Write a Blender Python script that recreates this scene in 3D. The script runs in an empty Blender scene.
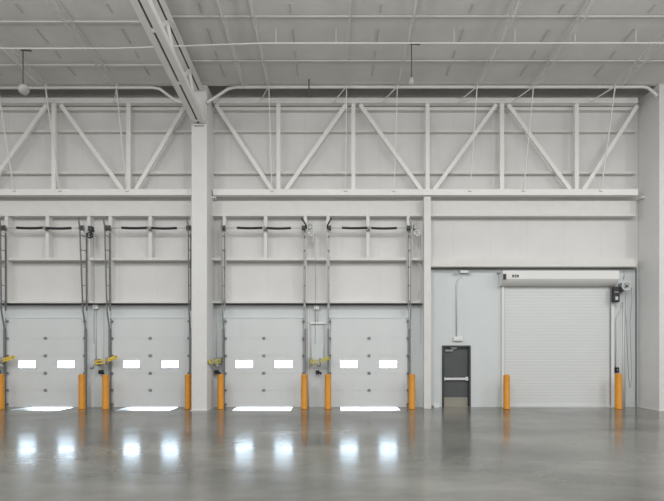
import bpy, bmesh, math, random
from mathutils import Vector, Matrix
random.seed(7)
S = bpy.context.scene
COL = S.collection
F, D, CX, HY, H = 460.0, 16.14, 332.0, 350.0, 2.0     # focal px, wall distance, vanishing point, eye height

def X(px, d=D): return (px - CX) * d / F
def Z(py, d=D): return H + (HY - py) * d / F
def P(px, py, d): return Vector((X(px, d), d, Z(py, d)))

# ------------------------------------------------------------------ materials
def mat(name, col, rough=0.55, metal=0.0, spec=0.5, var=0.0, vscale=3.0, bump=0.0, bscale=30.0):
    m = bpy.data.materials.new(name); m.use_nodes = True
    nt = m.node_tree; b = nt.nodes['Principled BSDF']
    b.inputs['Base Color'].default_value = (*col, 1)
    b.inputs['Roughness'].default_value = rough
    b.inputs['Metallic'].default_value = metal
    b.inputs['Specular IOR Level'].default_value = spec
    tc = nt.nodes.new('ShaderNodeTexCoord')
    if var:
        n = nt.nodes.new('ShaderNodeTexNoise'); n.inputs['Scale'].default_value = vscale; n.inputs['Detail'].default_value = 5
        nt.links.new(tc.outputs['Object'], n.inputs['Vector'])
        r = nt.nodes.new('ShaderNodeMapRange')
        r.inputs['From Min'].default_value = 0.3; r.inputs['From Max'].default_value = 0.7
        r.inputs['To Min'].default_value = 1 - var; r.inputs['To Max'].default_value = 1 + var
        nt.links.new(n.outputs['Fac'], r.inputs['Value'])
        mx = nt.nodes.new('ShaderNodeVectorMath'); mx.operation = 'SCALE'
        mx.inputs[0].default_value = col
        nt.links.new(r.outputs['Result'], mx.inputs['Scale'])
        nt.links.new(mx.outputs['Vector'], b.inputs['Base Color'])
    if bump:
        n2 = nt.nodes.new('ShaderNodeTexNoise'); n2.inputs['Scale'].default_value = bscale
        nt.links.new(tc.outputs['Object'], n2.inputs['Vector'])
        bp = nt.nodes.new('ShaderNodeBump'); bp.inputs['Strength'].default_value = bump; bp.inputs['Distance'].default_value = 0.02
        nt.links.new(n2.outputs['Fac'], bp.inputs['Height']); nt.links.new(bp.outputs['Normal'], b.inputs['Normal'])
    return m

def lines_on(m, axis, period, width, dark, offset=0.0, col_mul=True):
    """thin darker seam lines every `period` along one world axis"""
    nt = m.node_tree; b = nt.nodes['Principled BSDF']
    g = nt.nodes.new('ShaderNodeNewGeometry'); s = nt.nodes.new('ShaderNodeSeparateXYZ')
    nt.links.new(g.outputs['Position'], s.inputs[0])
    a = nt.nodes.new('ShaderNodeMath'); a.operation = 'ADD'; a.inputs[1].default_value = 1000 * period - offset
    nt.links.new(s.outputs[axis], a.inputs[0])
    q = nt.nodes.new('ShaderNodeMath'); q.operation = 'MODULO'; q.inputs[1].default_value = period
    nt.links.new(a.outputs[0], q.inputs[0])
    l = nt.nodes.new('ShaderNodeMath'); l.operation = 'LESS_THAN'; l.inputs[1].default_value = width
    nt.links.new(q.outputs[0], l.inputs[0])
    r = nt.nodes.new('ShaderNodeMapRange'); r.inputs['To Min'].default_value = 1.0; r.inputs['To Max'].default_value = dark
    nt.links.new(l.outputs[0], r.inputs['Value'])
    mx = nt.nodes.new('ShaderNodeVectorMath'); mx.operation = 'SCALE'
    src = b.inputs['Base Color'].links[0].from_socket if b.inputs['Base Color'].links else None
    if src: nt.links.new(src, mx.inputs[0])
    else: mx.inputs[0].default_value = b.inputs['Base Color'].default_value[:3]
    nt.links.new(r.outputs[0], mx.inputs['Scale'])
    nt.links.new(mx.outputs[0], b.inputs['Base Color'])

M = {}
M['steel']   = mat('white painted steel', (.68, .676, .658), .5, var=.03)
M['member']  = mat('bright white truss steel', (.80, .795, .775), .45, var=.02)
M['clad']    = mat('white wall cladding', (.675, .672, .665), .65, var=.03, vscale=1.2, bump=.08, bscale=5)
lines_on(M['clad'], 0, 1.30, .012, .88, .35)
M['lower']   = mat('pale blue grey wall panel', (.625, .665, .675), .55, var=.02, vscale=.8)
lines_on(M['lower'], 0, 1.10, .010, .93, .2)
M['ceil']    = mat('grey white ceiling liner', (.65, .643, .622), .75, var=.06, vscale=.9, bump=.25, bscale=1.6)
M['purlin']  = mat('ceiling purlin white', (.64, .633, .615), .6)
M['seam']    = mat('grey ceiling strap', (.49, .48, .46), .7)
M['joist']   = mat('joist off white', (.62, .61, .59), .6)
M['door']    = mat('dock door skin', (.66, .685, .695), .5, var=.015, vscale=2)
lines_on(M['door'], 2, .145, .006, .95)
M['roller']  = mat('roller slats', (.645, .665, .668), .45)
M['hood']    = mat('roller hood', (.73, .735, .725), .45)
M['conc']    = mat('column white', (.69, .69, .69), .6, var=.02, vscale=2)
M['track']   = mat('galvanised track', (.30, .31, .315), .45, .4, var=.12, vscale=9)
M['dtrack']  = mat('dark steel track', (.21, .215, .22), .5, .3, var=.12, vscale=9)
M['ltrack']  = mat('light galvanised track', (.40, .41, .41), .45, .3, var=.12, vscale=9)
M['pipe']    = mat('grey conduit', (.60, .61, .61), .45, .1)
M['wpipe']   = mat('white pipe', (.76, .75, .72), .45)
M['black']   = mat('black steel', (.018, .018, .020), .4)
M['rubber']  = mat('dark rubber seal', (.035, .035, .035), .7)
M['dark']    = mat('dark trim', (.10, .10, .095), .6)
M['gasket']  = mat('grey gasket', (.22, .22, .21), .6)
M['orange']  = mat('orange bollard sleeve', (.62, .255, .012), .5, var=.06, vscale=6)
M['yellow']  = mat('yellow dock arm', (.74, .52, .06), .5, var=.1, vscale=20)
M['lime']    = mat('yellow green dock arm', (.50, .45, .07), .5, var=.1, vscale=20)
M['mdoor']   = mat('dark grey metal door', (.085, .09, .095), .45, var=.05)
M['mframe']  = mat('darker grey door frame', (.045, .048, .052), .45)
M['kick']    = mat('stainless kick plate', (.38, .365, .31), .35, .5)
M['bar']     = mat('silver push bar', (.66, .67, .68), .35, .2)
M['white']   = mat('white plastic', (.80, .80, .79), .4)
M['fixture'] = mat('grey fixture head', (.46, .455, .44), .5)
M['ground']  = mat('outside concrete apron', (.62, .62, .60), .8, var=.08)
M['plate']   = mat('dock plate steel', (.18, .177, .168), .22, var=.08)

def glass():
    m = bpy.data.materials.new('clear window pane'); m.use_nodes = True
    nt = m.node_tree; nt.nodes.clear()
    o = nt.nodes.new('ShaderNodeOutputMaterial'); mx = nt.nodes.new('ShaderNodeMixShader')
    t = nt.nodes.new('ShaderNodeBsdfTransparent'); g = nt.nodes.new('ShaderNodeBsdfGlossy'); f = nt.nodes.new('ShaderNodeFresnel')
    t.inputs[0].default_value = (.93, .96, .97, 1); g.inputs['Roughness'].default_value = .02; f.inputs[0].default_value = 1.45
    nt.links.new(f.outputs[0], mx.inputs[0]); nt.links.new(t.outputs[0], mx.inputs[1]); nt.links.new(g.outputs[0], mx.inputs[2])
    nt.links.new(mx.outputs[0], o.inputs[0]); return m
M['glass'] = glass()

def floor_mat():
    m = bpy.data.materials.new('polished concrete'); m.use_nodes = True
    nt = m.node_tree; b = nt.nodes['Principled BSDF']; L = nt.links.new
    g = nt.nodes.new('ShaderNodeNewGeometry')
    def noise(scale, detail, vec=None, rough=.55):
        n = nt.nodes.new('ShaderNodeTexNoise'); n.inputs['Scale'].default_value = scale; n.inputs['Detail'].default_value = detail
        n.inputs['Roughness'].default_value = rough
        L(vec or g.outputs['Position'], n.inputs['Vector']); return n.outputs['Fac']
    mp = nt.nodes.new('ShaderNodeMapping'); mp.inputs['Scale'].default_value = (.5, 1.0, 1)
    L(g.outputs['Position'], mp.inputs['Vector'])
    cr = nt.nodes.new('ShaderNodeValToRGB')
    e = cr.color_ramp.elements
    e[0].position = .34; e[0].color = (.078, .077, .070, 1)
    e[1].position = .68; e[1].color = (.222, .218, .196, 1)
    L(noise(.42, 10, mp.outputs[0], .62), cr.inputs[0])
    # saw-cut control joints
    s = nt.nodes.new('ShaderNodeSeparateXYZ'); L(g.outputs['Position'], s.inputs[0])
    def joint(axis, pos, w):
        a = nt.nodes.new('ShaderNodeMath'); a.operation = 'COMPARE'
        a.inputs[1].default_value = pos; a.inputs[2].default_value = w
        L(s.outputs[axis], a.inputs[0]); return a.outputs[0]
    tot = joint(0, -.17, .009)
    for ax, p in ((1, 8.30), (1, 12.6), (0, -4.38), (0, 4.2), (0, 8.4), (0, -8.6), (1, 4.0)):
        ad = nt.nodes.new('ShaderNodeMath'); ad.operation = 'MAXIMUM'
        L(tot, ad.inputs[0]); L(joint(ax, p, .016), ad.inputs[1]); tot = ad.outputs[0]
    mx = nt.nodes.new('ShaderNodeMix'); mx.data_type = 'RGBA'
    k = nt.nodes.new('ShaderNodeMath'); k.operation = 'MULTIPLY'; k.inputs[1].default_value = .16; L(tot, k.inputs[0])
    L(k.outputs[0], mx.inputs['Factor']); L(cr.outputs[0], mx.inputs['A']); mx.inputs['B'].default_value = (.12, .115, .10, 1)
    L(mx.outputs['Result'], b.inputs['Base Color'])
    r = nt.nodes.new('ShaderNodeMapRange'); r.inputs['From Min'].default_value = .3; r.inputs['From Max'].default_value = .7
    r.inputs['To Min'].default_value = .12; r.inputs['To Max'].default_value = .22
    L(noise(1.1, 6), r.inputs['Value']); L(r.outputs[0], b.inputs['Roughness'])
    b.inputs['Specular IOR Level'].default_value = .38
    bp = nt.nodes.new('ShaderNodeBump'); bp.inputs['Strength'].default_value = .012; bp.inputs['Distance'].default_value = .01
    L(noise(3.0, 3), bp.inputs['Height']); L(bp.outputs[0], b.inputs['Normal'])
    return m
M['floor'] = floor_mat()

# ------------------------------------------------------------------ mesh builder
class MB:
    def __init__(s): s.v = []; s.f = []; s.smooth = set()
    def add(s, vs, fs, smooth=False):
        n = len(s.v); s.v += [Vector(v) for v in vs]
        for f in fs:
            if smooth: s.smooth.add(len(s.f))
            s.f.append([n + i for i in f])
        return s
    def box(s, x0, x1, y0, y1, z0, z1):
        x0, x1 = sorted((x0, x1)); y0, y1 = sorted((y0, y1)); z0, z1 = sorted((z0, z1))
        v = [(x0,y0,z0),(x1,y0,z0),(x1,y1,z0),(x0,y1,z0),(x0,y0,z1),(x1,y0,z1),(x1,y1,z1),(x0,y1,z1)]
        return s.add(v, [(0,3,2,1),(4,5,6,7),(0,1,5,4),(1,2,6,5),(2,3,7,6),(3,0,4,7)])
    def bar(s, a, b, w, h, up=(0,1,0)):
        a, b = Vector(a), Vector(b); t = (b - a).normalized(); u = Vector(up)
        if abs(t.dot(u)) > .95: u = Vector((1,0,0))
        r = t.cross(u).normalized() * w / 2; q = r.cross(t).normalized() * h / 2
        v = [a-r-q, a+r-q, a+r+q, a-r+q, b-r-q, b+r-q, b+r+q, b-r+q]
        return s.add(v, [(0,3,2,1),(4,5,6,7),(0,1,5,4),(1,2,6,5),(2,3,7,6),(3,0,4,7)])
    def tube(s, pts, r, n=10):
        pts = [Vector(p) for p in pts]; vs = []; fs = []; prev = None
        for i, p in enumerate(pts):
            t = (pts[min(i+1, len(pts)-1)] - pts[max(i-1, 0)]).normalized()
            u = Vector((0,1,0)) if abs(t.y) < .9 else Vector((1,0,0))
            if prev is not None: u = prev
            a = (u - t * u.dot(t)).normalized(); b = t.cross(a); prev = a
            rr = r[i] if isinstance(r, (list, tuple)) else r
            for k in range(n):
                th = 2*math.pi*k/n; vs.append(p + a*math.cos(th)*rr + b*math.sin(th)*rr)
        for i in range(len(pts)-1):
            for k in range(n):
                fs.append((i*n+k, i*n+(k+1)%n, (i+1)*n+(k+1)%n, (i+1)*n+k))
        s.add(vs, fs, True)
        m = len(s.v) - len(vs); L = (len(pts)-1)*n
        s.f.append([m+k for k in range(n)][::-1]); s.f.append([m+L+k for k in range(n)])
        return s
    def lathe(s, c, prof, n=24):
        c = Vector(c); vs = []; fs = []
        for r, z in prof:
            for k in range(n):
                th = 2*math.pi*k/n; vs.append(c + Vector((r*math.cos(th), r*math.sin(th), z)))
        for i in range(len(prof)-1):
            for k in range(n):
                fs.append((i*n+k, i*n+(k+1)%n, (i+1)*n+(k+1)%n, (i+1)*n+k))
        s.add(vs, fs, True)
        m = len(s.v)-len(vs); L=(len(prof)-1)*n
        s.f.append([m+k for k in range(n)][::-1]); s.f.append([m+L+k for k in range(n)])
        return s
    def ring(s, c, R, r, axis='Y', n=24, k=8):
        c = Vector(c); vs = []; fs = []
        for i in range(n):
            a = 2*math.pi*i/n
            for j in range(k):
                b = 2*math.pi*j/k; q = R + r*math.cos(b); w = r*math.sin(b)
                p = (q*math.cos(a), w, q*math.sin(a)) if axis == 'Y' else (w, q*math.cos(a), q*math.sin(a))
                vs.append(c + Vector(p))
        for i in range(n):
            for j in range(k):
                fs.append((i*k+j, i*k+(j+1)%k, ((i+1)%n)*k+(j+1)%k, ((i+1)%n)*k+j))
        return s.add(vs, fs, True)
    def grid(s, us, vs_, holes, emit):
        """slab over a cell grid with rectangular holes; emit(u,v,side)->point, side 0 near / 1 far"""
        us = sorted(set(us)); vs_ = sorted(set(vs_))
        nu, nv = len(us)-1, len(vs_)-1
        def solid(i, j):
            if not (0 <= i < nu and 0 <= j < nv): return False
            cu, cv = (us[i]+us[i+1])/2, (vs_[j]+vs_[j+1])/2
            return not any(h[0] < cu < h[1] and h[2] < cv < h[3] for h in holes)
        for i in range(nu):
            for j in range(nv):
                if not solid(i, j): continue
                a, b, c, d = us[i], us[i+1], vs_[j], vs_[j+1]
                q = [(a,c),(b,c),(b,d),(a,d)]
                s.add([emit(u,v,0) for u,v in q], [(0,1,2,3)])
                s.add([emit(u,v,1) for u,v in q], [(3,2,1,0)])
                for (di,dj,e0,e1) in ((-1,0,(a,c),(a,d)),(1,0,(b,d),(b,c)),(0,-1,(b,c),(a,c)),(0,1,(a,d),(b,d))):
                    if not solid(i+di, j+dj):
                        s.add([emit(*e0,0), emit(*e0,1), emit(*e1,1), emit(*e1,0)], [(3,2,1,0)])
        return s
    def slab(s, x0, x1, z0, z1, y0, y1, holes=()):
        us = [x0, x1]; vs = [z0, z1]
        for h in holes: us += [h[0], h[1]]; vs += [h[2], h[3]]
        us = [u for u in us if x0 <= u <= x1]; vs = [v for v in vs if z0 <= v <= z1]
        return s.grid(us, vs, holes, lambda u, v, k: (u, y1 if k else y0, v))
    def build(s, name, m, parent=None, weld=True):
        me = bpy.data.meshes.new(name)
        off = Vector(parent['_loc']) if parent is not None and '_loc' in parent else Vector((0,0,0))
        me.from_pydata([v - off for v in s.v], [], s.f); me.update()
        for i in s.smooth: me.polygons[i].use_smooth = True
        bm = bmesh.new(); bm.from_mesh(me)
        if weld: bmesh.ops.remove_doubles(bm, verts=bm.verts, dist=1e-5)
        bmesh.ops.recalc_face_normals(bm, faces=bm.faces)
        bm.to_mesh(me); bm.free()
        me.materials.append(m)
        o = bpy.data.objects.new(name, me); COL.objects.link(o)
        if parent is not None: o.parent = parent; o['_loc'] = off
        return o

def bevel(o, w=.01, seg=2):
    md = o.modifiers.new('bevel', 'BEVEL'); md.width = w; md.segments = seg; md.limit_method = 'ANGLE'; return o

def tag(o, label=None, cat=None, group=None, kind=None):
    if label: o['label'] = label
    if cat: o['category'] = cat
    if group: o['group'] = group
    if kind: o['kind'] = kind
    return o

def thing(name, loc, label, cat, group=None, kind=None):
    o = bpy.data.objects.new(name, None); COL.objects.link(o)
    o.location = loc; o['_loc'] = Vector(loc); o.empty_display_size = .2
    return tag(o, label, cat, group, kind)

# ------------------------------------------------------------------ room shell
XL, XR, YF = -27.0, 27.0, -14.0
DOCK = [(X(6.5, D-.07), X(84.8, D-.07)), (X(111.3, D-.07), X(189.5, D-.07)), (X(224.4, D-.07), X(303.3, D-.07)), (X(330.0, D-.07), X(408.0, D-.07))]   # four dock doors
LEV  = [(X(27), X(73.5)), (X(128), X(178)), (X(238), X(292)), (X(341), X(396))]
ZH = Z(318)
PD = (X(442.5), X(470.0), 0.0, Z(346))
RD = (X(503), X(610.5), 0.0, Z(284))
ZS = Z(304)                    # seam cladding / lower wall, left part
ZS2 = Z(268)                   # same, right of the wind post
XS = X(427)
holes = [(a+.05, b-.05, -.5, ZH-.03) for a, b in DOCK] + [PD, RD]

wall = MB()
wall.slab(XL, XS, -.5, ZS, D, D+.30, holes); wall.slab(XS, XR, -.5, ZS2, D, D+.30, holes)
wall_back = wall.build('wall_back', M['lower'])
tag(wall_back, 'white loading wall with four dock doors and a roller shutter', 'wall', kind='structure')
wall_back['_loc'] = Vector((0,0,0))
c = MB(); c.slab(XL, XS, ZS, 12.2, D, D+.30); c.slab(XS, XR, ZS2, 12.2, D, D+.30)
tag(c.build('cladding', M['clad'], wall_back), 'warm white upper cladding')
RB = 15.86                     # front face of girts
XC0, XC1 = X(636.5), X(637)
def girt(px0, px1, y0, y1, d=RB, m='steel', name='girt', dk=D+.02):
    return MB().box(X(px0, d), X(px1, d), d, dk, Z(y0, d), Z(y1, d)).build(name, M[m], wall_back)
EDGE = -420
for y0, y1, d in ((106.8, 110.2, 15.97), (129.8, 132, 15.97), (171.0, 173.6, 15.955), (257.5, 260.2, RB)):
    girt(EDGE, 426.5 if y0 > 250 else 636, y0, y1, d)
girt(EDGE, 636, 201, 214.5, 16.0, 'steel', 'girt')
girt(EDGE, 636, 213.6, 216, RB, 'steel', 'girt')
girt(EDGE, 426.5, 301.2, 303, RB)
girt(EDGE, 426.5, 303, 304.8, 16.02, 'dark', 'flashing')
girt(430, 637, 258.5, 266.5, 15.84, 'steel', 'header')
girt(430, 637, 268.0, 269.4, 16.1, 'gasket', 'flashing')
girt(636.0, 637.0, 270, 406.9, 16.10, 'gasket', 'corner_trim')
for px in (6, 88.5, 110, 192, 224, 305.3, 328, 408.5):
    MB().box(X(px-1.6, RB), X(px+1.6, RB), RB+.01, D+.02, Z(303, RB), Z(215, RB)).build('post', M['steel'], wall_back)
for px in (47, 150, 265.5, 368):
    MB().box(X(px-1.7, RB), X(px+1.7, RB), RB+.01, D+.02, Z(258, RB), Z(215, RB)).build('post', M['steel'], wall_back)
for px in (4.6, 86.7, 109.6, 191.5, 222.6, 305, 328.3, 409.8):      # jamb angles beside the dock doors
    MB().box(X(px-1.3), X(px+1.3), D-.05, D+.02, 0, Z(304.8)).build('jamb', M['lower'], wall_back)

for nm, a in (('wall_left', (XL-.3, XL, YF, D+.3)), ('wall_right', (XR, XR+.3, YF, D+.3)), ('wall_front', (XL-.3, XR+.3, YF-.3, YF))):
    tag(MB().box(a[0], a[1], a[2], a[3], -.5, 13.5).build(nm, M['clad']), 'plain white side of the hall out of view', 'wall', kind='structure')

fl = MB()
fh = [(a-.02, b+.02, D-1.0, D+.4) for a, b in LEV]
us = [XL, XR] + [v for h in fh for v in h[:2]]; vs = [YF, D+.30] + [D-1.0]
fl.grid(us, vs, fh, lambda u, v, k: (u, v, -.5 if k else 0))
tag(fl.build('floor', M['floor']), 'polished grey concrete warehouse floor with window reflections', 'floor', kind='structure')

# ceiling liner, rising gently away from the wall; upturned eave cavity next to the wall
DE, ZE, SL = 15.22, 10.74, .07
def zc(d): return ZE + SL*(DE - d)
ce = MB()
ce.add([(XL,YF,zc(YF)),(XR,YF,zc(YF)),(XR,DE,ZE),(XL,DE,ZE),(XL,YF,zc(YF)+.15),(XR,YF,zc(YF)+.15),(XR,DE,ZE+.15),(XL,DE,ZE+.15)],
       [(0,3,2,1),(4,5,6,7),(0,1,5,4),(1,2,6,5),(2,3,7,6),(3,0,4,7)])
ceiling = ce.build('ceiling', M['ceil'])
tag(ceiling, 'grey white ceiling liner with cross purlins and straps', 'ceiling', kind='structure')
ceiling['_loc'] = Vector((0,0,0))
MB().box(XL, XR, DE-.15, D+.3, 11.75, 11.9).box(XL, XR, DE-.15, DE, ZE, 11.8).build('eave_cavity', M['ceil'], ceiling)
XG = -4.38
for d in (14.0, 12.3, 10.9, 9.6, 8.2, 6.5):
    for x0, x1, low, dd in ((XL, XG, .05, .12), (XG, XR, 0, 0)):
        y = d + dd
        MB().box(x0, x1, y-.022, y+.022, zc(y)-.045-low, zc(y)-.012-low).build('purlin', M['purlin'], ceiling)
xs = -10.57
while xs < 13:
    # strap pieces, interrupted where purlins cross
    mb = MB()
    for d0, d1 in ((10.4, 11.6), (11.9, 12.2), (12.75, 13.3), (13.6, 13.9), (14.2, 14.7)):
        mb.add([(xs-.022,d0,zc(d0)-.02),(xs+.022,d0,zc(d0)-.02),(xs+.022,d1,zc(d1)-.02),(xs-.022,d1,zc(d1)-.02),
                (xs-.022,d0,zc(d0)+.01),(xs+.022,d0,zc(d0)+.01),(xs+.022,d1,zc(d1)+.01),(xs-.022,d1,zc(d1)+.01)],
               [(0,3,2,1),(4,5,6,7),(0,1,5,4),(1,2,6,5),(2,3,7,6),(3,0,4,7)])
    mb.build('strap', M['seam'], ceiling)
    xs += 2.37

# ------------------------------------------------------------------ columns
def column(x0, x1, y0, label):
    t = thing('steel_column', ((x0+x1)/2, (y0+D)/2, 0), label, 'column', kind='structure')
    bevel(MB().box(x0, x1, y0, D-.01, 0, ZE-.02).build('shaft', M['conc'], t), .012)
    MB().box(x0-.03, x1+.03, y0-.03, D-.02, 0, .025).build('base_plate', M['conc'], t)
    MB().box(x0-.02, x1+.02, y0-.02, D-.02, ZE-.05, ZE-.012).build('cap_plate', M['conc'], t)
    for sx, xx in ((-1, x0), (1, x1)):
        MB().box(xx, xx+sx*.13, 15.79, 15.97, Z(199, 15.88), Z(196.7, 15.88)).build('truss_seat', M['conc'], t)
    if x0 < 0: MB().box(x0+.1, x1-.1, y0-.12, y0+.01, H+7.37, H+7.40).build('girder_seat', M['conc'], t)
    return t
column(-4.64, -4.13, 15.18, 'white column between the second and third dock doors, under the roof girder')
column(10.745, 11.27, 15.10, 'white column at the right edge of the photo past the roller shutter')
column(-19.9, -19.4, 15.18, 'white column beyond the left edge of the photo')

t = bevel(MB().box(X(424, 15.6), X(431, 15.6), 15.6, 15.83, 0, Z(196.5, 15.6)).build('steel_post', M['steel']), .01)
tag(t, 'slim white wind post between the fourth dock door and grey exit door', 'post', kind='thing')

# ------------------------------------------------------------------ trusses
DT = 15.83
def truss(px0, px1, verts, diags, label, clips=()):
    zt0, zt1 = Z(104.4, DT), Z(99.2, DT); zb0, zb1 = Z(196.2, DT), Z(190, DT)
    t = thing('steel_truss', (X((px0+px1)/2, DT), DT, zb0), label, 'truss', 'white trusses along the loading wall')
    a, b = X(px0, DT), X(px1, DT)
    bevel(MB().box(a, b, DT-.11, DT+.11, zt0, zt1).build('top_chord', M['member'], t))
    bevel(MB().box(a, b, DT-.11, DT+.11, zb0, zb1).build('bottom_chord', M['member'], t))
    for bx in clips:
        MB().box(bx-.05, bx+.05, DT-.16, DT-.105, zb1-.09, zb1-.03).build('brace_clip', M['member'], t)
    for px in verts:
        MB().box(X(px-2.0, DT), X(px+2.0, DT), DT-.06, DT+.06, zb1-.02, zt0+.02).build('vertical', M['member'], t)
    for p0, p1 in diags:
        MB().bar(P(*p0, DT), P(*p1, DT), .13, .09).build('diagonal', M['member'], t)
    return t
truss(-221, 194, (-169, -94, -20, 54.5, 129), (((-88,106),(-28,190)), ((-100,106),(-165,190)), ((47,105),(-13,190)), ((61,105),(123,190)), ((186,105),(136,190))),
      'white wall truss above the first two dock doors, ending at the middle column', (-10.85, -9.3, -7.0))
truss(213.5, 636, (278.5, 353.3, 427.3, 501.5, 576), (((216,105),(272,190)), ((346,105),(286,190)), ((360,105),(421,190)),
      ((496,105),(434,190)), ((508,105),(570,190)), ((637,106),(583,190))),
      'white wall truss spanning from the middle column to the right column', (-2.05, .47, 2.12, 4.71, 6.54, 9.19))

# joist girder running from the middle column towards the viewer
g = thing('joist_girder', (XG, 10, Z(125, 15.2)), 'white double-angle roof girder running forward from the middle column top', 'girder')
def zb(d): return H + 7.45 + .10*(15.2-d)
def zt(d): return zc(d) - .20
for s_ in (-1, 1):
    MB().bar((XG+s_*.115, 5, zb(5)), (XG+s_*.115, 15.135, zb(15.135)), .17, .03, (0,0,1)).build('bottom_chord', M['member'], g)
    MB().bar((XG+s_*.20, 5, zb(5)+.09), (XG+s_*.20, 15.135, zb(15.135)+.09), .025, .18, (0,0,1)).build('chord_flange', M['member'], g)
    MB().bar((XG+s_*.10, 5, zt(5)), (XG+s_*.10, 15.13, zt(15.13)), .14, .03, (0,0,1)).build('top_chord', M['member'], g)
MB().bar((XG, 5, zt(5)+.03), (XG, 15.13, zt(15.13)+.03), .09, .02, (0,0,1)).build('gap_shade', M['dark'], g)  # dark strip painted in for the shadow between the top angles
MB().bar((XG, 5, zb(5)+.03), (XG, 15.135, zb(15.135)+.03), .07, .02, (0,0,1)).build('gap_shade', M['dark'], g)  # same for the bottom chord: shadow in the slot as dark colour
d = 5.6; k = 0
while d < 14.9:
    d2 = min(d + .95, 15.0)
    a = (XG, d, zb(d) if k % 2 == 0 else zt(d)); b = (XG, d2, zt(d2) if k % 2 == 0 else zb(d2))
    MB().bar(a, b, .07, .07, (1,0,0)).build('web_member', M['member'], g)
    d = d2; k += 1

# bar joists, each with a thin brace down to the truss
JX = [(-10.85, 'at the left edge of the photo'), (-9.3, 'second from the left edge'), (-7.0, 'nearest left of the roof girder'),
      (-2.85, 'just right of the roof girder'), (-2.05, 'above the third dock door'), (.47, 'above the gap-right end of the fourth dock door'),
      (2.12, 'over the white wind post'), (4.71, 'over the grey exit door'), (6.54, 'over the roller shutter left part'), (9.19, 'nearest the right column')]
JL = ['thin white bar joist at the left edge of the ceiling', 'thin white bar joist second from the left edge of the ceiling',
      'thin white bar joist left of the roof girder, nearest to it', 'thin white bar joist right of the roof girder, nearest to it',
      'thin white bar joist above the right window of the third dock door', 'thin white bar joist running to the ceiling middle above the fourth dock door',
      'thin white bar joist above the wind post, beside the small hanging fixture', 'thin white bar joist above the grey exit door',
      'thin white bar joist above the left half of the roller shutter', 'thin white bar joist nearest the right column']
for i, (x, _) in enumerate(JX):
    j = thing('bar_joist', (x, 10, zc(10)-.4), JL[i], 'joist', 'bar joists under the ceiling')
    tp, dj = .125, .40
    MB().bar((x, 5, zc(5)-tp), (x, 15.03, zc(15.03)-tp), .035, .04, (0,0,1)).build('top_chord', M['joist'], j)
    MB().bar((x, 5, zc(5)-dj), (x, 14.5, zc(14.5)-dj), .03, .03, (0,0,1)).build('bottom_chord', M['joist'], j)
    w = MB(); d = 14.5; lo = True; q = [(x, 15.0, zc(15.0)-tp)]
    while d > 5:
        q.append((x, d, zc(d) - (dj if lo else tp))); d -= .42; lo = not lo
    for a, b in zip(q[:-1], q[1:]): w.bar(a, b, .014, .014, (1,0,0))
    w.build('web', M['joist'], j)
    if i != 3:
        MB().bar((x, 14.92, zc(14.92)-.15), (x, DT-.135, Z(190, DT)-.012), .045, .02, (1,0,0)).build('brace', M['member'], j)
        MB().bar((x, 14.95, zc(14.95)-.20), (x-.45, DT-.135, Z(105.2, DT)), .03, .02, (1,0,0)).build('kicker', M['member'], j)

# pale tube along the liner edge with bent ends
def edge_tube(pts, label):
    o = MB().tube(pts, .045, 10).build('edge_tube', M['wpipe'])
    tag(o, label, 'tube', 'tubes along the ceiling edge', 'thing')
de = 15.14
edge_tube([P(-248,88,de), P(152,87.6,de), P(160,89,de), P(176,101,de), P(188,103.5,15.12)], 'pale tube along the ceiling edge left of the middle column, bent down at its end')
edge_tube([P(206.5,103,15.10), P(209,101.5,de), P(228,89,de), P(236,87.2,de), P(643,87,de), P(648,88,de), P(655,93.5,15.06), P(657,96,15.02)], 'pale tube along the ceiling edge between the two columns, bent down at both ends')

# sprinkler branch pipe with short drops and two hanging fixtures
dp = 12.45
o = thing('sprinkler_pipe', (0, dp, zc(dp)-.08), 'thin white sprinkler pipe crossing under the ceiling', 'pipe')
MB().tube([(XL+.1, dp, zc(dp)-.78), (XG-1.5, dp, zc(dp)-.77), (XG+2.5, dp, zc(dp)-.63), (XR-.1, dp, zc(dp)-.62)], .018, 8).build('pipe', M['wpipe'], o)
for px in (276, 336, 454, 515, 575, 636):
    x = X(px, dp)
    MB().tube([(x, dp, zc(dp)-.62), (x, dp, zc(dp)-.22)], .012, 8).build('sprig', M['joist'], o)

def hanging(px, y0, y1, d, r, label, tiltx):
    t = thing('hanging_fixture', P(px, y1, d), label, 'fixture', 'fixtures hanging from the ceiling')
    x = X(px, d)
    MB().tube([(x, d, Z(y0, d)+.05), (x, d, Z(y1, d))], .016, 8)  .build('rod', M['dark'], t)
    MB().bar((x-.06, d, Z(y0, d)), (x+.24, d, Z(y0+.7, d)), .03, .05).build('bracket', M['dark'], t)
    b = MB().lathe((0,0,0), [(.01,.10),(.06*r,.09),(.10*r,.05),(.13*r,-.02),(.12*r,-.09),(.05*r,-.12)], 16)
    R = Matrix.Rotation(tiltx, 4, 'Y'); b.v = [R @ v + P(px, y1, d) for v in b.v]
    b.build('head', M['fixture'], t)
hanging(23, 50, 89, 12.9, 1.15, 'white round fixture on a dark rod at the left of the ceiling', -.9)
hanging(411.5, 43.5, 81, 12.95, .6, 'small white fixture on a dark rod above the wind post', 0)
x = X(309, 14.9)
tag(MB().tube([(x, 14.9, zc(14.9)), P(309, 97, 14.9)], .02, 8).build('hanger_rod', M['dark']), 'short dark hanger rod at the ceiling edge between the third and fourth dock doors', 'rod', kind='thing')

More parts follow.
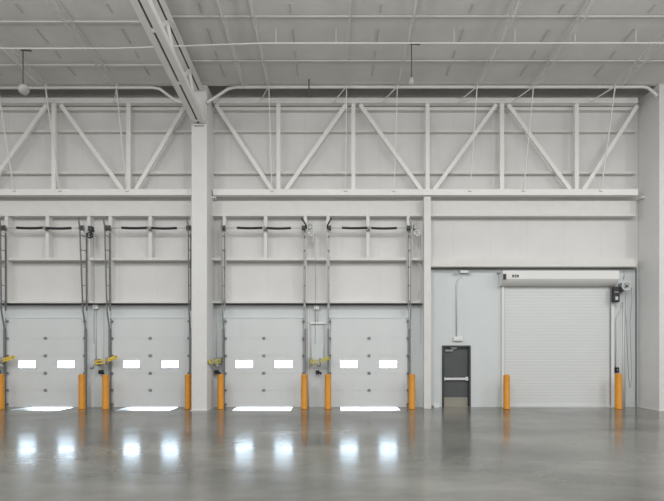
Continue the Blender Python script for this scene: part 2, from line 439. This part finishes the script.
# ------------------------------------------------------------------ dock doors
SEAM = [407, 390, 373, 355.6, 338.3, 318]
WIN = [((18, 36), (57.3, 74.8)), ((123, 140), (161.6, 178.8)), ((235.6, 253), (274.6, 292.4)), ((340, 357.5), (379, 397))]
ORD = ['first', 'second', 'third', 'fourth']
DL = ['leftmost white sectional dock door with two bright windows, cut by the left edge',
      'second white sectional dock door from the left, just left of the middle column',
      'third white sectional dock door from the left, just right of the middle column',
      'fourth white sectional dock door from the left, beside the wind post']
DY0, DY1 = D-.075, D-.001
for i, (a, b) in enumerate(DOCK):
    t = thing('door_%d' % (i+1), ((a+b)/2, D-.05, 0), DL[i], 'dock door', 'sectional dock doors', 'structure')
    for k in range(5):
        z0, z1 = Z(SEAM[k]) + .004, Z(SEAM[k+1]) - .004
        hs = []
        if k == 2: hs = [(X(w0, D-.07), X(w1, D-.07), Z(368, D-.07), Z(360.4, D-.07)) for w0, w1 in WIN[i]]
        s_ = MB().slab(a+.02, b-.02, z0, z1, DY0, DY1, hs).box(a+.02, b-.02, DY0+.008, DY1, z1-.001, z1+.0079).build('section', M['door'], t)
        if k == 2:
            for hx0, hx1, hz0, hz1 in hs:
                f = MB().slab(hx0-.025, hx1+.025, hz0-.025, hz1+.025, DY0-.012, DY0+.004, [(hx0+.012, hx1-.012, hz0+.012, hz1-.012)]).build('window_frame', M['door'], s_)
                MB().box(hx0, hx1, D-.055, D-.049, hz0, hz1).build('pane', M['glass'], s_)
    for k in range(4):                       # centre hinges at the seams
        zc_ = Z(SEAM[k+1])
        xm = (a+b)/2
        MB().box(xm-.045, xm+.045, DY0-.02, DY0, zc_-.05, zc_+.05).tube([(xm-.05, DY0-.02, zc_), (xm+.05, DY0-.02, zc_)], .018, 8).build('hinge', M['track'], t)
    MB().box(a+.02, b-.02, DY0+.005, DY1, Z(407), Z(407)+.035).build('bottom_seal', M['rubber'], t)
    MB().box(a-.02, b+.02, D-.09, D+.0, ZH-.01, ZH+.03).build('head_seal', M['door'], t)

# lift tracks: a wall angle, a leaning front rail, rungs, roller brackets
def lift_track(pxw, pxb, pxt, side, label, end_px, metal, black_end):
    dw, dm, db, dt = D-.325, D-.345, D-.14, D-.62
    zb_, zm, ztp = 2.72, 3.40, Z(219.5, dt)
    xw, xb, xt = X(pxw, dw), X(pxb, db), X(pxt, dt)
    xm = xb + (xt-xb)*.15
    t = thing('lift_track', (xb, D-.2, 0), label, 'door track', 'lift tracks beside the dock doors')
    def at(z):
        u = (z-zm)/(ztp-zm); return Vector((xm+(xt-xm)*u, dm+(dt-dm)*u, z))
    MB().box(xw-.022, xw+.022, dw-.01, dw, zm-.05, Z(233, dw)).box(xw-.022, xw-.014, dw-.04, dw, zm-.05, Z(233, dw)).build('wall_angle', M[metal], t)
    MB().bar((xb, db, zb_-.03), at(zm), .04, .035, (1,0,0)).bar(at(zm-.01), at(ztp-.3), .04, .035, (1,0,0)).build('rail', M[metal], t)
    MB().box(xb-.03, xb+.03, db-.03, db+.03, 0.02, zb_+.02).build('lower_rail', M['dtrack'], t)
    p = at(ztp-.32); xe = X(end_px, dt-.04)
    MB().tube([p, at(ztp-.2), Vector(((xt+xe)/2, dt-.03, ztp-.08)), Vector((xe, dt-.04, ztp+.03))], .028, 8).build('track_end', M['black' if black_end else metal], t)
    for py in (237, 251, 267.5, 285.7, 301):
        z = Z(py, dw)
        MB().bar(Vector((xw, dw-.02, z)), at(z), .03, .025, (0,0,1)).build('rung', M['dtrack'], t)
    for py in (321.5, 338.3, 355.6, 373, 390, 404):
        z = Z(py)
        MB().box(xb+side*.025, xb+side*.10, D-.13, D-.085, z-.035, z+.035).build('roller_bracket', M['dtrack'], t)
    return t
for a in ((6.2, 4.6, .2, 1, 'left lift track of the leftmost dock door, at the left edge', -.5, 'dtrack', False),
          (87.0, 85.8, 79.4, -1, 'right lift track of the leftmost dock door, dark and ladder-like', 78.4, 'dtrack', False),
          (110.3, 109.6, 104.4, 1, 'left lift track of the second dock door, dark and ladder-like', 103.6, 'dtrack', False),
          (191.2, 190.3, 188.2, -1, 'right lift track of the second dock door, half hidden by the middle column', 186.5, 'dtrack', False),
          (224.8, 223.4, 221.6, 1, 'left lift track of the third dock door, beside the middle column', 222.5, 'track', False),
          (304.3, 305.2, 306.3, -1, 'right lift track of the third dock door', 301.6, 'ltrack', True),
          (329.0, 328.2, 327.4, 1, 'left lift track of the fourth dock door', 331.4, 'ltrack', True),
          (408.3, 409.8, 411.2, -1, 'right lift track of the fourth dock door, near the wind post', 409.5, 'track', False)):
    lift_track(*a)

# torsion spring shafts
DS = D-.42
def spring_shaft(px0, s1, s2, pxm, px1, label):
    z = Z(228, DS)
    t = thing('torsion_spring_shaft', (X(pxm, DS), DS, z), label, 'spring shaft', 'torsion spring shafts above the dock doors')
    MB().tube([(X(px0, DS), DS, z), (X(px1, DS), DS, z)], .016, 10).build('shaft', M['pipe'], t)
    for a, b in (s1, s2):
        xa, xb = X(a, DS), X(b, DS); n = 34; pts = []; rr = []
        for k in range(2*n+1):
            u = k/(2*n); sag = -.022*math.sin(math.pi*u) + (.012 if (a+b)/2 < pxm else -.0)
            pts.append((xa+(xb-xa)*u, DS, z+sag*.8)); rr.append(.046 if k % 2 else .036)
        MB().tube(pts, rr, 12).build('spring', M['black'], t)
    xm = X(pxm, DS)
    MB().box(xm-.035, xm+.035, DS-.05, D-.30, z-.05, z+.05).ring((xm, DS, z), .05, .02, 'X', 16, 6).build('centre_bracket', M['track'], t)
    for px, sg in ((px0, 1), (px1, -1)):
        xx = X(px, DS)
        MB().tube([(xx+sg*.02, DS, z), (xx+sg*.05, DS, z), (xx+sg*.12, DS, z), (xx+sg*.14, DS, z)], [.10, .085, .085, .10], 16).build('cable_drum', M['dark'], t)
        MB().box(xx-.01, xx+.01, DS-.06, DS+.03, z-.12, z+.08).build('end_plate', M['track'], t)
spring_shaft(0.5, (16.5, 43), (46.5, 71.5), 44.8, 84, 'rod with two black springs above the leftmost dock door')
spring_shaft(106, (121.5, 147.5), (151.5, 177), 149.5, 191, 'rod with two black springs above the second dock door')
spring_shaft(221, (237, 262.5), (266.5, 291), 264.5, 306, 'rod with two black springs above the third dock door')
spring_shaft(327, (341.8, 367.5), (371, 396.8), 369.2, 411, 'rod with two black springs above the fourth dock door')

# chain hoists
def hoist(px, py, label, blk):
    d = D-.50; c = P(px, py, d)
    t = thing('chain_hoist', c, label, 'chain hoist', 'chain hoists on the dock door shafts')
    bevel(MB().box(c.x-.06, c.x+.07, d-.08, d+.12, c.z-.02, c.z+.16).build('gear_case', M['black' if blk else 'track'], t), .02)
    MB().ring((c.x+.05, d-.12, c.z-.17), .095, .024, 'Y', 24, 8).bar((c.x-.05, d-.12, c.z-.17), (c.x+.15, d-.12, c.z-.17), .03, .02).bar((c.x+.05, d-.12, c.z-.28), (c.x+.05, d-.12, c.z-.06), .03, .02).build('hand_wheel', M['black' if blk else 'pipe'], t)
    MB().bar((c.x+.02, d-.04, c.z+.02), (c.x+.06, d-.08, c.z-.2), .06, .05).build('arm', M['black' if blk else 'track'], t)
    MB().tube([(c.x+.16, d-.12, c.z-.17), (c.x+.19, d-.12, c.z-1.1), (c.x+.18, d-.12, 2.2)], .008, 6).build('chain', M['track'], t)
    MB().box(c.x-.03, c.x+.03, d+.10, 15.853, c.z, c.z+.1).build('bracket', M['track'], t)
hoist(90.5, 231, 'black chain hoist at the top right of the leftmost dock door', True)
hoist(310.0, 229, 'grey chain hoist at the top right of the third dock door', False)
hoist(415.0, 229, 'grey chain hoist at the top right of the fourth dock door', False)

# dock levellers, sunk below the doors so daylight shows under them
for i, (a, b) in enumerate(LEV):
    zl = -.11
    t = thing('dock_leveler', ((a+b)/2, D-.5, -.2), 'steel dock leveller plate under the %s dock door from the left, lit by daylight' % ORD[i], 'dock leveller', 'dock levellers under the dock doors')
    q = MB()
    q.add([(a,D-.98,-.03),(b,D-.98,-.03),(b,D+.3,zl-.02),(a,D+.3,zl-.02),(a,D-.98,-.004),(b,D-.98,-.004),(b,D+.3,zl),(a,D+.3,zl)],
          [(0,3,2,1),(4,5,6,7),(0,1,5,4),(1,2,6,5),(2,3,7,6),(3,0,4,7)])
    q.build('deck_plate', M['plate'], t)
    MB().box(a, b, D-.6, D-.4, -.5, -.09).build('pit_support', M['dark'], t)

# ------------------------------------------------------------------ bollards
def bollard(px, py_top, d, r, label, h=None):
    x = X(px, d); z = Z(py_top, d)
    o = MB().lathe((0,0,0), [(r+.012,0),(r+.012,.03),(r,.035),(r,z-.06),(r*.93,z-.03),(r*.75,z-.01),(r*.4,z)], 28).build('bollard', M['orange'])
    o.location = (x, d, 0)
    tag(o, label, 'bollard', 'orange safety bollards', 'thing')
for px, pt, lb in ((.8, 374, 'orange bollard at the left edge, beside the leftmost dock door'), (82, 374, 'orange bollard at the right side of the leftmost dock door'),
                   (105.7, 374.5, 'orange bollard at the left side of the second dock door, left of the middle column'), (188.2, 374, 'orange bollard touching the left side of the middle column'),
                   (220.7, 374, 'orange bollard just right of the middle column'), (304.3, 374, 'orange bollard at the right side of the third dock door'),
                   (328.0, 374, 'orange bollard at the left side of the fourth dock door'), (411.8, 374, 'orange bollard at the right side of the fourth dock door, near the wind post'),
                   (506.6, 374.5, 'orange bollard at the left side of the roller shutter'), (618.4, 373.5, 'orange bollard at the right side of the roller shutter')):
    bollard(px, pt, 15.62, .107, lb)

# ------------------------------------------------------------------ yellow folding arms with lamp, small black boxes, conduits
def dock_arm(pts, head, m, label):
    t = thing('dock_light_arm', pts[0], label, 'dock light', 'yellow folding dock light arms')
    a, b, c = pts
    off = Vector((0, 0, .05))
    MB().bar(a+off, b+off, .05, .045).bar(a-off, b-off, .05, .045).bar(a+off, a-off, .06, .06).bar(b+off, b-off, .06, .06).build('inner_arm', M[m], t)
    MB().bar(b+off, c+off*1.2, .06, .05).bar(b-off*.5, c-off*.3, .05, .05).bar(c+off*1.2, c-off*.3, .05, .05).build('outer_arm', M[m], t)
    MB().tube([b+Vector((0,-.03,-.13)), b+Vector((0,-.03,.13))], .035, 10).build('pivot', M['track'], t)
    MB().box(a.x-.06, a.x+.04, a.y, D-.055, a.z-.12, a.z+.12).build('wall_bracket', M['track'], t)
    h = MB().lathe((0,0,0), [(.02,.08),(.05,.06),(.07,0),(.075,-.04),(.06,-.05)], 16)
    R = Matrix.Rotation(.9, 4, 'X'); h.v = [R @ v + head for v in h.v]
    h.build('lamp_head', M['ltrack'], t)
da = D-.32
dock_arm((P(-10,363,da), P(2,361,da), P(13.5,358,da)), P(1,366,da-.05), 'yellow', 'yellow folding arm at the left edge beside the leftmost dock door')
dock_arm((P(96,362.5,da), P(107,361,da), P(116.5,357.8,da)), P(92,367,da), 'yellow', 'yellow folding arm between the first and second dock doors')
dock_arm((P(220,361,15.92), P(214.5,362,15.6), P(209.5,362.5,15.25)), P(217,366,15.8), 'lime', 'yellow-green folding arm just right of the middle column')
dock_arm((P(311,361.5,da), P(320,361.8,da), P(329.5,358.5,da)), P(319,364.5,da), 'lime', 'yellow-green folding arm between the third and fourth dock doors')

def blackbox(px, py, label):
    c = P(px, py, D-.12)
    t = thing('control_box', c, label, 'control box', 'small black boxes under the dock light arms')
    bevel(MB().box(c.x-.06, c.x+.06, D-.20, D-.04, c.z-.07, c.z+.07).build('box', M['black'], t), .015)
    MB().box(c.x-.035, c.x+.035, D-.05, D-.008, c.z-.05, c.z+.05).build('bracket', M['track'], t)
    MB().tube([(c.x+.04, D-.18, c.z+.03), (c.x+.13, D-.24, c.z-.04)], [.025, .045], 10).build('spout', M['black'], t)
blackbox(101, 372, 'small black box above the bollard left of the second dock door')
blackbox(216.8, 372, 'small black box above the bollard right of the middle column')
blackbox(317.5, 372.3, 'small black box on the wall between the third and fourth dock doors')
blackbox(-3, 372, 'small black box at the left edge beside the leftmost dock door')

def conduit(pts, label, name='conduit', r=.016, m='pipe', boxat=None):
    t = thing(name, pts[0], label, 'conduit', 'conduits on the loading wall')
    MB().tube(pts, r, 8).build('pipe', M[m], t)
    if boxat is not None:
        b = boxat; MB().box(b.x-.09, b.x+.09, b.y-.06, b.y+.04, b.z-.07, b.z+.07).build('junction_box', M['white'], t)
dc = D-.03
conduit([P(96,306.5,dc), P(96,360,dc)], 'grey conduit between the first and second dock doors', boxat=P(96,307,dc-.02))
conduit([P(103,306.5,dc), P(103,350,dc), P(103,371,dc)], 'thin pale conduit running down to the black box left of the second dock door', m='wpipe')
conduit([P(216.5,306.5,dc), P(216.5,360,dc)], 'grey conduit behind the yellow-green arm right of the middle column')
t = thing('conduit_loop', P(317, 323, dc), 'grey conduit frame with drops between the third and fourth dock doors', 'conduit', 'conduits on the loading wall')
MB().tube([P(315.2,306.5,dc), P(315.2,323,dc)], .014, 8).tube([P(317.6,306.5,dc), P(317.6,323,dc)], .014, 8).build('riser', M['pipe'], t)
MB().box(X(310), X(326), D-.06, D-.008, Z(324), Z(322.2)).build('crossbar', M['white'], t)
MB().tube([P(311,323,dc), P(311,361,dc)], .016, 8).build('drop', M['pipe'], t)
MB().tube([P(324,323,dc), P(324,360,dc)], .012, 8).build('drop', M['pipe'], t)
MB().box(X(314), X(319), D-.10, D-.008, Z(309.5), Z(306)).build('junction_box', M['white'], t)
conduit([P(308.5,306.5,dc), P(308.5,373,dc), P(308.5,406.5,dc)], 'pale conduit just right of the third dock door', m='wpipe', r=.022)
conduit([P(418,263,15.82), P(421,266,15.82), P(420.5,285,15.82), P(417.5,299,15.82)], 'drooping grey cable between the fourth dock door and the wind post', name='cable')

# ------------------------------------------------------------------ grey personnel door (door_5)
t = thing('door_5', ((PD[0]+PD[1])/2, D, 0), 'dark grey metal exit door with a silver push bar', 'door', kind='structure')
x0, x1, _, zt_ = PD
fw = .045
MB().slab(x0-.02, x1+.02, 0, zt_+.02, D-.025, D+.16, [(x0+fw, x1-fw, -.1, zt_-fw)]).build('door_frame', M['mframe'], t)
lf = MB().box(x0+fw, x1-fw, D+.08, D+.125, .012, zt_-fw).build('door_leaf', M['mdoor'], t)
MB().box(x0+fw+.03, x1-fw-.02, D+.076, D+.081, .015, Z(397.5)).build('kick_plate', M['kick'], t)
zb_ = Z(379)
pb = MB().box(x0+fw+.02, x1-fw-.07, D+.0, D+.045, zb_-.042, zb_+.042).build('push_bar', M['bar'], t); bevel(pb, .012)
MB().box(x1-fw-.10, x1-fw-.02, D-.01, D+.08, zb_-.055, zb_+.075).build('bar_head', M['bar'], pb)
MB().box(x0+fw+.02, x0+fw+.06, D+.01, D+.08, zb_-.06, zb_+.06).build('bar_foot', M['bar'], pb)
cl = bevel(MB().box(x0+.10, x0+.38, D+.02, D+.08, zt_-.20, zt_-.13).build('door_closer', M['track'], t), .01)
MB().bar((x0+.30, D+.03, zt_-.13), (x0+.50, D-.02, zt_-.07), .03, .02).bar((x0+.50, D-.02, zt_-.07), (x0+.28, D+.0, zt_-.06), .03, .02).build('closer_arm', M['track'], cl)
MB().box(x0-.02, x1+.02, D-.02, D+.3, 0, .012).build('threshold', M['kick'], t)
# back of the opening
MB().box(x0-.05, x1+.05, D+.16, D+.2, 0, zt_+.05).build('outer_skin', M['mframe'], t)

# exit sign with conduit and emergency lamp above it
e = thing('exit_sign', P(457.5, 339, D-.03), 'small white exit sign above the grey door', 'sign')
bevel(MB().box(X(453), X(462.5), D-.075, D-.008, Z(341.2), Z(336.8)).build('sign_body', M['hood'], e), .01)
MB().box(X(454.5), X(461), D-.079, D-.074, Z(340.4), Z(339.4)).build('dark_line', M['pipe'], e)
conduit([P(456.5,336.3,dc), P(456.5,284,dc), P(457.2,281,dc), P(462.5,275,dc), P(463,274,dc)], 'grey conduit rising from the exit sign above the grey door', r=.018)
l = thing('emergency_lamp', P(463, 272, D-.08), 'small twin-head lamp fitting under the header above the grey door', 'lamp')
MB().box(X(459.5), X(467), D-.12, D-.008, Z(273.4), Z(271)).build('lamp_body', M['hood'], l)
for px in (458, 468):
    MB().tube([P(px, 272, D-.06), P(px+(-2 if px < 463 else 2), 273, D-.16)], [.03, .055], 10).build('lamp_head', M['pipe'], l)

# ------------------------------------------------------------------ roller shutter (door_6)
t = thing('door_6', ((RD[0]+RD[1])/2, D, 0), 'wide white slatted roller shutter door', 'roller door', kind='structure')
n = 40; z0, z1 = .06, Z(284)
prof = []
for k in range(n):
    za = z0 + (z1-z0)*k/n; h_ = (z1-z0)/n
    for f, off in ((0, .0), (.15, .0015), (.5, .0028), (.85, .0015)): prof.append((za+f*h_, off))
prof.append((z1, 0))
cm = MB(); xa, xb = RD[0]-.03, RD[1]+.02
vs = []
for z, off in prof: vs += [(xa, D-.035-off, z), (xb, D-.035-off, z)]
cm.add(vs, [(2*i, 2*i+1, 2*i+3, 2*i+2) for i in range(len(prof)-1)])
cm.box(xa, xb, D-.034, D+.02, z0, z1)
cm.build('curtain', M['roller'], t)
MB().box(xa, xb, D-.08, D+.01, .0, .07).build('bottom_bar', M['roller'], t)
for px0, px1 in ((501, 503.2), (609.6, 612.4)):
    g_ = MB().box(X(px0), X(px1), D-.10, D, 0, Z(286)).build('guide', M['hood'], t)
    MB().box(X(px1 if px0 < 550 else px0)-.02, X(px1 if px0 < 550 else px0)+.012, D-.085, D-.05, .02, Z(287)).build('guide_slot', M['track'], g_)
# hood: flat front with a rounded underside
d0 = D-.40
hp = [(D-.0, Z(271, d0)+.02), (d0+.02, Z(271, d0)+.02), (d0, Z(271, d0)), (d0, Z(278.8, d0)), (d0+.05, Z(281.2, d0+.05)), (d0+.13, Z(283.8, d0+.13)), (d0+.22, Z(285.8, d0+.22)), (D, Z(286, d0+.22))]
xa, xb = X(503.0, d0), X(619.3, d0)
hm = MB(); vs = [(xa, y, z) for y, z in hp] + [(xb, y, z) for y, z in hp]; k = len(hp)
hm.add(vs, [(i, (i+1) % k, k+(i+1) % k, k+i) for i in range(k)] + [tuple(range(k))[::-1], tuple(range(k, 2*k))])
hood = hm.build('hood', M['hood'], t)
MB().box(X(503.1, d0), X(506, d0), d0-.03, d0+.01, Z(279.5, d0), Z(274, d0)).build('end_bracket', M['black'], hood)
MB().bar(P(497, 273, D-.03), P(502.6, 274, d0+.2), .04, .03).build('support_arm', M['track'], hood)
# small dark lettering block on the hood, three marks
for px0, px1 in ((512.1, 513.9), (514.5, 516.1), (516.7, 518.8)):
    lb = MB().slab(X(px0, d0), X(px1, d0), Z(277.4, d0), Z(274.7, d0), d0-.006, d0+.002, [(X((px0+px1)/2-.3, d0), X((px0+px1)/2+.3, d0), Z(276.9, d0), Z(276.3, d0))])
    lb.build('lettering', M['dark'], hood)

# operator with chain wheel and cables
o = thing('door_operator', P(616.5, 294, D-.3), 'black motor operator beside the roller shutter hood', 'motor')
bevel(MB().box(X(613.9, D-.3), X(620.0, D-.3), D-.30, D-.14, Z(302, D-.3), Z(286.6, D-.3)).build('motor_housing', M['black'], o), .02)
MB().box(X(615.4, D-.3), X(618, D-.3), D-.31, D-.30, Z(299.8, D-.3), Z(296.6, D-.3)).build('cover_plate', M['pipe'], o)
MB().box(X(614.2, D-.3), X(618.6, D-.3), D-.31, D-.30, Z(292.6, D-.3), Z(291.6, D-.3)).build('vent_slot', M['track'], o)
MB().box(X(613.8), X(617.3), D-.13, D-.008, Z(301.5), Z(287)).build('mounting_plate', M['track'], o)
w = thing('chain_pulley', P(625.5, 286.5, D-.3), 'grey hand chain wheel right of the black motor', 'wheel')
cw = P(626.5, 286, D-.3)
MB().ring(cw, .145, .028, 'Y', 28, 8).bar(cw+Vector((-.14,0,0)), cw+Vector((.14,0,0)), .03, .025).bar(cw+Vector((0,0,-.14)), cw+Vector((0,0,.14)), .03, .025).build('rim', M['pipe'], w)
MB().tube([cw+Vector((0,-.05,0)), cw+Vector((0,.285,0))], .045, 12).build('axle', M['dark'], w)
MB().box(cw.x-.10, cw.x-.02, cw.y, D-.008, cw.z-.20, cw.z+.12).build('bearing', M['track'], w)
MB().tube([cw+Vector((.17,0,-.02)), cw+Vector((.19,0,-.5)), cw+Vector((.12,0,-1.2)), cw+Vector((.16,-.02,-3.2)), cw+Vector((.11,-.02,-3.5)), cw+Vector((.06,-.02,-3.2)), cw+Vector((-.02,0,-1.0)), cw+Vector((-.05,0,-.15))], .010, 6).build('hand_chain', M['track'], w)
conduit([P(624.5,271,dc), P(625,275,dc), P(623.5,279,dc)], 'short cable from the header to the chain wheel', name='cable', r=.014)
conduit([P(622,304,dc), P(621,310,dc), P(616.5,318,dc), P(615.8,325,dc), P(615.8,367,dc)], 'grey conduit dropping from the motor to the small black switch', r=.017)
conduit([P(623.4,302,dc), P(623.4,406.5,dc)], 'pale conduit left of the two beside the roller shutter motor', m='wpipe', r=.02)
conduit([P(626.5,300,dc), P(625.5,345,dc), P(625,406.5,dc)], 'thin pale conduit nearest the dark corner trim', m='wpipe', r=.014)
sw = thing('wall_switch', P(616, 370, D-.05), 'small black switch above the bollard right of the roller shutter', 'switch')
bevel(MB().box(X(614.2), X(617.8), D-.09, D-.008, Z(372.6), Z(367.2)).build('switch_box', M['black'], sw), .01)
MB().box(X(615.4), X(616.6), D-.10, D-.09, Z(370.5), Z(369)).build('button', M['track'], sw)

# low wall box between wind post and grey door
bx = MB().box(X(433), X(438.5), D-.12, D-.008, 0, Z(404.5)).build('floor_box', M['white'])
tag(bx, 'low white box on the floor between the wind post and grey door', 'box', kind='thing')

# ------------------------------------------------------------------ outside
tag(MB().box(-70, 70, D+.9, 110, -1.5, -1.3).build('ground_outside', M['ground']), 'bright concrete yard outside seen through the dock door windows', 'yard', kind='structure')

w = bpy.data.worlds.new('sky'); S.world = w; w.use_nodes = True
bg = w.node_tree.nodes['Background']; bg.inputs[0].default_value = (.71, .85, 1.0, 1); bg.inputs[1].default_value = 14.5

# ------------------------------------------------------------------ hall lamps (high bays, out of the frame)
def lamp(x, y, z, p, up):
    for kind, e in (('AREA', p), ('POINT', up)):          # a down-throwing reflector and the glow of its diffuser
        L = bpy.data.lights.new('high_bay', kind); L.energy = e; L.color = (1.0, .995, .985)
        if kind == 'AREA': L.shape = 'DISK'; L.size = .9
        else: L.shadow_soft_size = .35
        o = bpy.data.objects.new('high_bay', L); COL.objects.link(o); o.location = (x, y, z if kind == 'AREA' else z-.5)
for x, k in ((-21, .6), (-14, .7), (-7, .85), (0, 1), (7, 1), (14, 1), (21, 1)):
    for y in (7.6, 1.0, -6.0):
        lamp(x, y, 9.7, 150*k, 200*k)

# ------------------------------------------------------------------ camera
cam = bpy.data.cameras.new('camera'); co = bpy.data.objects.new('camera', cam); COL.objects.link(co)
co.location = (0, 0, H); co.rotation_euler = (math.pi/2, 0, 0)
cam.sensor_fit = 'HORIZONTAL'; cam.sensor_width = 36; cam.lens = 36*F/664
cam.shift_x = 0; cam.shift_y = (HY-250.5)/664
cam.clip_end = 300
S.camera = co
for o in S.objects:
    if '_loc' in o: del o['_loc']
S.view_settings.view_transform = 'Standard'; S.view_settings.look = 'None'
S.view_settings.exposure = 0.17; S.view_settings.gamma = 1; S.view_settings.use_curve_mapping = False
S.cycles.use_denoising = True
S.cycles.max_bounces = 10; S.cycles.diffuse_bounces = 6; S.cycles.sample_clamp_indirect = 8
